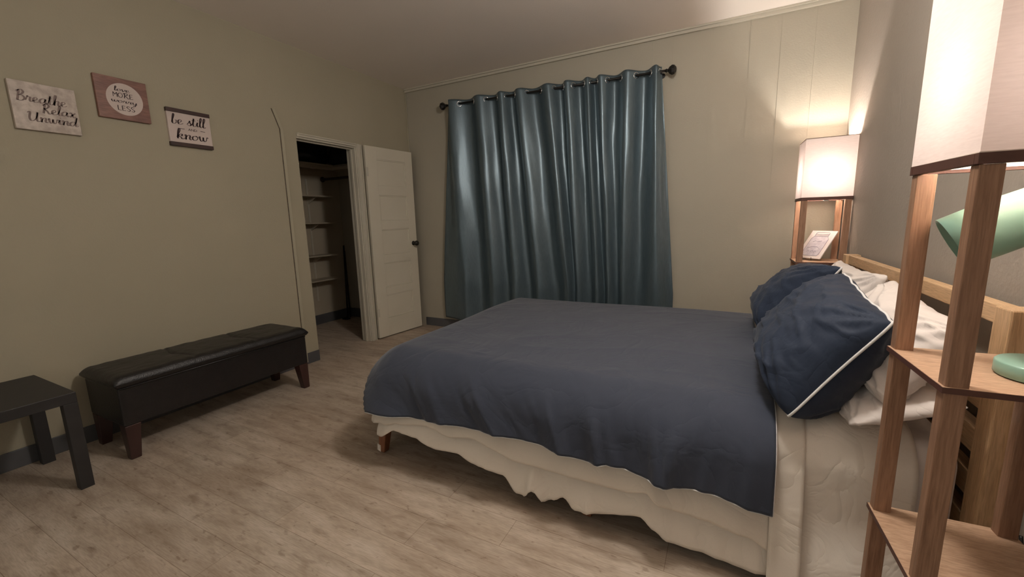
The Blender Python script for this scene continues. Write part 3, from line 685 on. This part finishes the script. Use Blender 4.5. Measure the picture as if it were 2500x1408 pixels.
MB().box((1.76, -2.325, .245), (3.975, -.765, .545)).build('mattress', m_mattress, None, bevel=.05, org=(2.87, -1.54, .245), seg=5)
tag(bpy.data.objects['mattress'], 'thick pale mattress on the pine bed frame under the bedding', 'mattress')

# drape: open U-shaped perimeter (near side -> foot -> far side)
def drape(name, m, x_head, x_foot, y_near, y_far, ztop, hem, outy, foldamp, seed, label, cat, slant=None, r=.08, crown=.0, wr=.0, topscale=1.0, thick=.004, step=.0135, edge_white=None, cornr=.14, xe=lambda z: 0, late=False):
    per = []; cr = cornr
    L1 = (x_head-(x_foot+cr))
    n1 = int(L1/step)
    for i in range(n1): per.append((x_head-L1*i/n1, y_near, 0, -1))
    nc = max(10, int(cr*1.57/step))
    for i in range(nc):
        a = math.pi/2*i/nc; per.append((x_foot+cr-cr*math.sin(a), y_near+cr-cr*math.cos(a), -math.sin(a), -math.cos(a)))
    L2 = (y_far-cr)-(y_near+cr); n2 = int(L2/step)
    for i in range(n2): per.append((x_foot, y_near+cr+L2*i/n2, -1, 0))
    for i in range(nc):
        a = math.pi/2*i/nc; per.append((x_foot+cr-cr*math.cos(a), y_far-cr+cr*math.sin(a), -math.cos(a), math.sin(a)))
    for i in range(n1+1): per.append((x_foot+cr+L1*i/n1, y_far, 0, 1))
    yc = (y_near+y_far)/2; NT, NS = 46, 44
    S = [0]
    for a, b2 in zip(per, per[1:]): S.append(S[-1]+math.hypot(b2[0]-a[0], b2[1]-a[1]))
    def P(i, j):
        x, y, nx, ny = per[i]; s = S[i]
        if j < NT:
            q = j/NT; q = q**.9
            spx = max(x, x_foot+.75) ; spx = min(spx, x_head)
            X = spx+(x-nx*r-spx)*q; Y = yc+(y-ny*r-yc)*q
            t = 1-q
            z = ztop+crown*(1-((Y-yc)/((y_far-y_near)/2))**2)
            p = Vector((X*1.0, Y*1.0, seed))
            z += wr*max(-.25, noise.noise(p*2.0)*.9+.35*noise.noise(p*6))
            rg = 1-abs(noise.noise(Vector((X*1.5+Y*.5, Y*3.2-X*.6, seed+3))))*2
            z += wr*.35*max(0, rg)**6
            return (X, Y, z)
        k = (j-NT)/(NS-1)
        zh = hem(x, y, i/len(per), s)
        total = math.pi/2*r*.9+(ztop-r-zh); d = total*k
        arc = math.pi/2*r
        z0 = ztop+crown*(1-((max(y_near+r, min(y_far-r, y))-yc)/((y_far-y_near)/2))**2)
        if d < arc:
            a = d/r; ox = r*math.sin(a)-r; z = z0-r*(1-math.cos(a))
        else:
            ox = 0; z = z0-r-(d-arc)
        k2 = max(0, d-arc*.35)/max(.01, total-arc*.35)
        sl = slant(x, s) if slant else 0
        u = s-sl*d
        ph = noise.noise(Vector((u*2.1, seed, k*.4)))*3.4+u*21+seed
        f1 = 1.3*(1-abs(math.sin(ph*.5))**.75)
        f2 = noise.noise(Vector((u*26, k*1.5, seed+5)))
        amp = foldamp*(.25+.75*abs(noise.noise(Vector((u*1.3, 7, seed))))*1.8)
        off = outy*(k2 if not late else sm(.55, 1, k2))+amp*(f1*(sm(0, .8, k2) if not late else sm(.6, 1, k2))+(.4*max(-.3, f2)*min(1, k2*1.6) if not late else .6*f2*sm(.6, 1, k2)))
        p = Vector((x, y, seed)); z += wr*max(-.25, noise.noise(Vector(((x-nx*r), (y-ny*r), seed))*2.0)*.9)*(1-k2) if d < arc*3 else 0
        ox += off
        z = max(z, .012)
        return (x+nx*ox+xe(z)*0, y+ny*ox, z)
    mb = MB(); mb.grid(P, len(per), NT+NS)
    o = mb.build(name, m, None, smooth=True, org=((x_head+x_foot)/2, yc, ztop), solid=thick, fix=False)
    bm = bmesh.new(); bm.from_mesh(o.data); bmesh.ops.remove_doubles(bm, verts=bm.verts, dist=.0004); bmesh.ops.recalc_face_normals(bm, faces=bm.faces); bm.to_mesh(o.data); bm.free()
    for p in o.data.polygons: p.use_smooth = True
    tag(o, label, cat)
    return o, P, per, NT+NS
# hem heights measured along the near side
W2 = [(1.72,.08),(1.76,.10),(1.87,.172),(2.016,.168),(2.142,.135),(2.252,.146),(2.343,.118),(2.50,.10),(2.568,.035),(2.608,.035),(2.649,.081),(2.697,.036),(2.745,.055),(2.791,.081),(2.836,.048),(2.93,.060),(3.015,.079),(3.094,.095),(3.148,.058),(3.2,.03),(3.3,.024),(3.4,.018),(3.6,.02),(3.9,.03)]
W1 = [(1.668,.145),(1.80,.19),(1.904,.222),(2.09,.247),(2.223,.226),(2.362,.243),(2.448,.222),(2.571,.188),(2.70,.189),(2.90,.186),(3.041,.186),(3.117,.208),(3.165,.168),(3.31,.160),(3.439,.145),(3.544,.10),(4,.10)]
NV = [(1.66,.215),(1.70,.228),(1.787,.272),(2.021,.282),(2.378,.300),(2.661,.304),(2.875,.280),(2.996,.292),(3.097,.278),(3.306,.275),(3.54,.248)]
def hemf(tab, far):
    def h(x, y, f, s):
        if y < -2.0: return interp(tab, x)
        t = sm(-2.0, -1.7, y); return interp(tab, x)*(1-t)+(far+.012*noise.noise(Vector((x*2, y*3, 2))))*t
    return h
def slant(x, s): return interp([(1.7, -.25), (2.0, -.75), (2.6, -.8), (3.0, -.2), (3.4, .1)], x) if s < 1.95 else .2
drape('fitted_sheet', m_wpil, 3.962, 1.735, -2.352, -.742, .552, lambda x, y, f, s: .25, .0, .002, 3, 'white fitted sheet stretched over the mattress by the headboard', 'sheet', r=.06, thick=.002, step=.03)
drape('flat_sheet', m_sheet, 3.872, 1.686, -2.390, -.712, .576, hemf(W2, .14), .055, .022, 11, 'long cream flat sheet hanging nearly to the floor, below the comforter', 'sheet', r=.15, thick=.002, wr=.0, cornr=.15, late=True)
drape('cream_blanket', m_white, 3.514, 1.676, -2.403, -.700, .5835, hemf(W1, .20), .050, .016, 23, 'cream blanket layer just below the navy comforter edge', 'blanket', r=.157, thick=.003, cornr=.16, late=True)
duv, DP, dper, dn = drape('navy_comforter', m_navy, 3.512, 1.665, -2.418, -.690, .592, hemf(NV, .25), .046, .050, 5, 'slate navy comforter spread over the bed', 'comforter', slant=slant, r=.165, crown=.006, wr=.009, thick=.006, step=.010, cornr=.165)
# thin white binding along the comforter's hem
pts = [DP(i, dn-1) for i in range(0, len(dper), 3)]
pb = MB().tube([(x, y, z-.002) for x, y, z in pts], .0022, 6); pbo = pb.build('hem_binding', m_pipe, duv, smooth=True, org=duv.location); pbo['label'] = 'thin white hem binding'
pts = [DP(0, j) for j in range(dn-1, int(46*.2), -1)]
pbo = MB().tube([(x+.001, y, z) for x, y, z in pts], .0022, 6).build('side_binding', m_pipe, duv, smooth=True, org=duv.location)
# turned-back cuff of the flat sheet beside the comforter
def cuffP(i, j):
    x = 3.507+.090*i/8; k = j/70
    if k < .45: y = -1.2+(-2.24+1.2)*k/.45; z = .5795
    else:
        d = (k-.45)/.55; r = .153; arc = math.pi/2*r; tot = .66; q = d*tot
        if q < arc: a = q/r; y = -2.24-(r*math.sin(a)); z = .5795-r*(1-math.cos(a))
        else: y = -2.397-.090*(q-arc)/.42; z = max(.02, .4265-(q-arc))
        y -= .003*noise.noise(Vector((x*14, z*9, 4)))
    y -= .004 if k >= .45 else 0
    return (x, y, z+.0)
fs = bpy.data.objects['flat_sheet']
MB().grid(cuffP, 9, 71).build('turned_back_cuff', m_white, fs, smooth=True, org=fs.location, solid=.003)
# care tag at the corner of the sheet
tg = MB(); c = Vector((1.762, -2.452, .098))
a = Vector((.9, -.25, 0)).normalized()
vs = [c+a*u*.016+Vector((0, -.003*v, -.034*v)) for u, v in ((-1, 0), (1, 0), (1, 1), (-1, 1))]
tg.add(vs, [(0, 1, 2, 3)]).build('care_tag', m_tag, fs, org=fs.location, solid=.001)['label'] = 'white care tag'

# pillows
def pillow(name, A, B, C, D, thick, seed, m, label, piping=None, bow=.045, wrk=.010, belly=0.0, front=1.0, back=.8, sag=0.0, cat='pillow', group=None):
    """A,B,C,D = corners (bottom near, top near, top far, bottom far)"""
    A, B, C, D = [Vector(q) for q in (A, B, C, D)]
    nrm = ((B-A)+(C-D)).cross((D-A)+(C-B)).normalized()
    if nrm.x > 0: nrm = -nrm            # front side faces the foot of the bed
    n = 56; U = ((D-A)+(C-B)).normalized(); V = ((B-A)+(C-D)).normalized()
    def base(u, v):     # u along near->far, v bottom->top, in [-1,1]
        k_ = 1-.045*(abs(u)*abs(v))**5; u *= k_; v *= k_
        p = A*(1-u)*(1-v)/4+D*(1+u)*(1-v)/4+B*(1-u)*(1+v)/4+C*(1+u)*(1+v)/4
        p -= U*u*bow*(1-v*v)*1.0; p -= V*v*bow*(1-u*u)*.8
        return p
    def surf(u, v, side):
        e = max(0, 1-abs(u)**3.4)**.55*max(0, 1-abs(v)**3.4)**.55
        h = thick*e*(front if side > 0 else back)
        h *= 1+belly*(-v)*.5
        q = Vector((u*1.4, v*1.4, seed))
        cl = [math.hypot(u-a, v-b2) for a in (-1, 1) for b2 in (-1, 1)]; k = cl.index(min(cl))
        cu, cv = [(a, b2) for a in (-1, 1) for b2 in (-1, 1)][k]
        th = math.atan2(v-cv, u-cu); rr = cl[k]
        w = math.sin(th*16+seed+3*noise.noise(q*1.5))*math.exp(-rr*2.0)*min(1, rr*4)
        w2 = noise.noise(Vector((u*2.2+seed, v*5.5, side*3)))+.5*noise.noise(Vector((u*7, v*9+seed, side)))
        ridge = 1-2.2*abs(noise.noise(Vector((u*1.8+v*1.2, v*2.6-u*.8, seed+side*7))))
        h += e**.5*(wrk*w*1.3+wrk*.35*w2+wrk*.9*max(0, ridge)**4)
        p = base(u, v)+nrm*h*side
        wob = .006*noise.noise(Vector((u*5, v*5, seed+9)))
        return p+V*wob
    mb = MB(); idx = {}
    def vid(i, j, side):
        b_ = i in (0, n) or j in (0, n); k = (i, j, 0 if b_ else side)
        if k not in idx:
            u, v = math.sin(math.pi/2*(2*i/n-1)), math.sin(math.pi/2*(2*j/n-1))
            u = .5*u+.5*(2*i/n-1); v = .5*v+.5*(2*j/n-1)
            idx[k] = len(mb.v); mb.v.append(tuple(surf(u, v, side)))
        return idx[k]
    for side in (1, -1):
        for i in range(n):
            for j in range(n): mb.f.append((vid(i, j, side), vid(i+1, j, side), vid(i+1, j+1, side), vid(i, j+1, side)))
    org = (A+B+C+D)/4
    t = thing(name, label, cat, tuple(org), group)
    pbd = mb.build('pillow_body', m, t, smooth=True)
    if piping:
        ring = [(i, 0) for i in range(n)]+[(n, j) for j in range(n)]+[(i, n) for i in range(n, 0, -1)]+[(0, j) for j in range(n, 0, -1)]
        pp = MB().tube([mb.v[vid(i, j, 1)] for i, j in ring], .0042, 8, closed=True).build('piping', piping, t, smooth=True); pp.parent = pbd; pp['label'] = 'white piping'
    return t, mb, vid, n
G1, G2 = 'navy pillows leaning in front', 'white pillows against the headboard'
pillow('bed_pillow', (3.865, -1.66, .60), (3.945, -1.69, .985), (3.93, -.90, .975), (3.86, -.96, .60), .085, 3, m_wpil, 'white pillow against the headboard at the far side, behind the far navy pillow', None, .03, .012, .0, 1, .5, group=G2)
pillow('bed_pillow', (3.775, -2.405, .665), (3.935, -2.43, .925), (3.945, -1.73, .975), (3.80, -1.72, .64), .095, 8, m_wpil, 'white pillow against the headboard at the near side, behind the near navy pillow', None, .02, .013, .3, 1, .55, group=G2)
pillow('bed_pillow', (3.690, -2.41, .598), (3.945, -2.43, .715), (3.95, -1.72, .70), (3.70, -1.72, .60), .060, 14, m_wpil, 'white pillow lying flat at the bottom of the near stack', None, .0, .008, .0, 1, .5, group=G2)
pillow('navy_pillow', (3.540, -1.60, .600), (3.790, -1.70, 1.015), (3.83, -1.00, .955), (3.56, -.95, .600), .150, 21, m_navyp, 'navy pillow with white piping, farther of the two, near the corner lamp', m_pipe, .035, .012, .5, 1.0, .55, group=G1)
pillow('navy_pillow', (3.535, -2.415, .590), (3.775, -2.405, .935), (3.775, -1.79, 1.005), (3.55, -1.72, .600), .155, 32, m_navyp, 'large navy pillow with white piping, nearer of the two', m_pipe, .02, .014, .45, 1.0, .85, group=G1)

# power cord behind the foreground lamp
mb = MB(); pts = cat_rom3 = [Vector(p) for p in ((4.055, -2.46, .40), (4.045, -2.50, .33), (4.03, -2.47, .22), (3.99, -2.46, .08), (3.96, -2.47, .012), (3.90, -2.50, .006))]
def smooth3(P, k=8):
    Q = [P[0]]+P+[P[-1]]; out = []
    for i in range(1, len(Q)-2):
        for j in range(k):
            t = j/k; a, b2, c, d = Q[i-1:i+3]; out.append(.5*((2*b2)+(c-a)*t+(2*a-5*b2+4*c-d)*t*t+(3*b2-a-3*c+d)*t**3))
    return out+[P[-1]]
mb.tube(smooth3(pts), .004, 8); tag(mb.build('power_cord', m_black, None, smooth=True, org=(3.96, -2.47, 0)), 'black power cord hanging behind the foreground lamp by the headboard post', 'cord')
for o in bpy.data.objects:
    if '_o' in o: del o['_o']
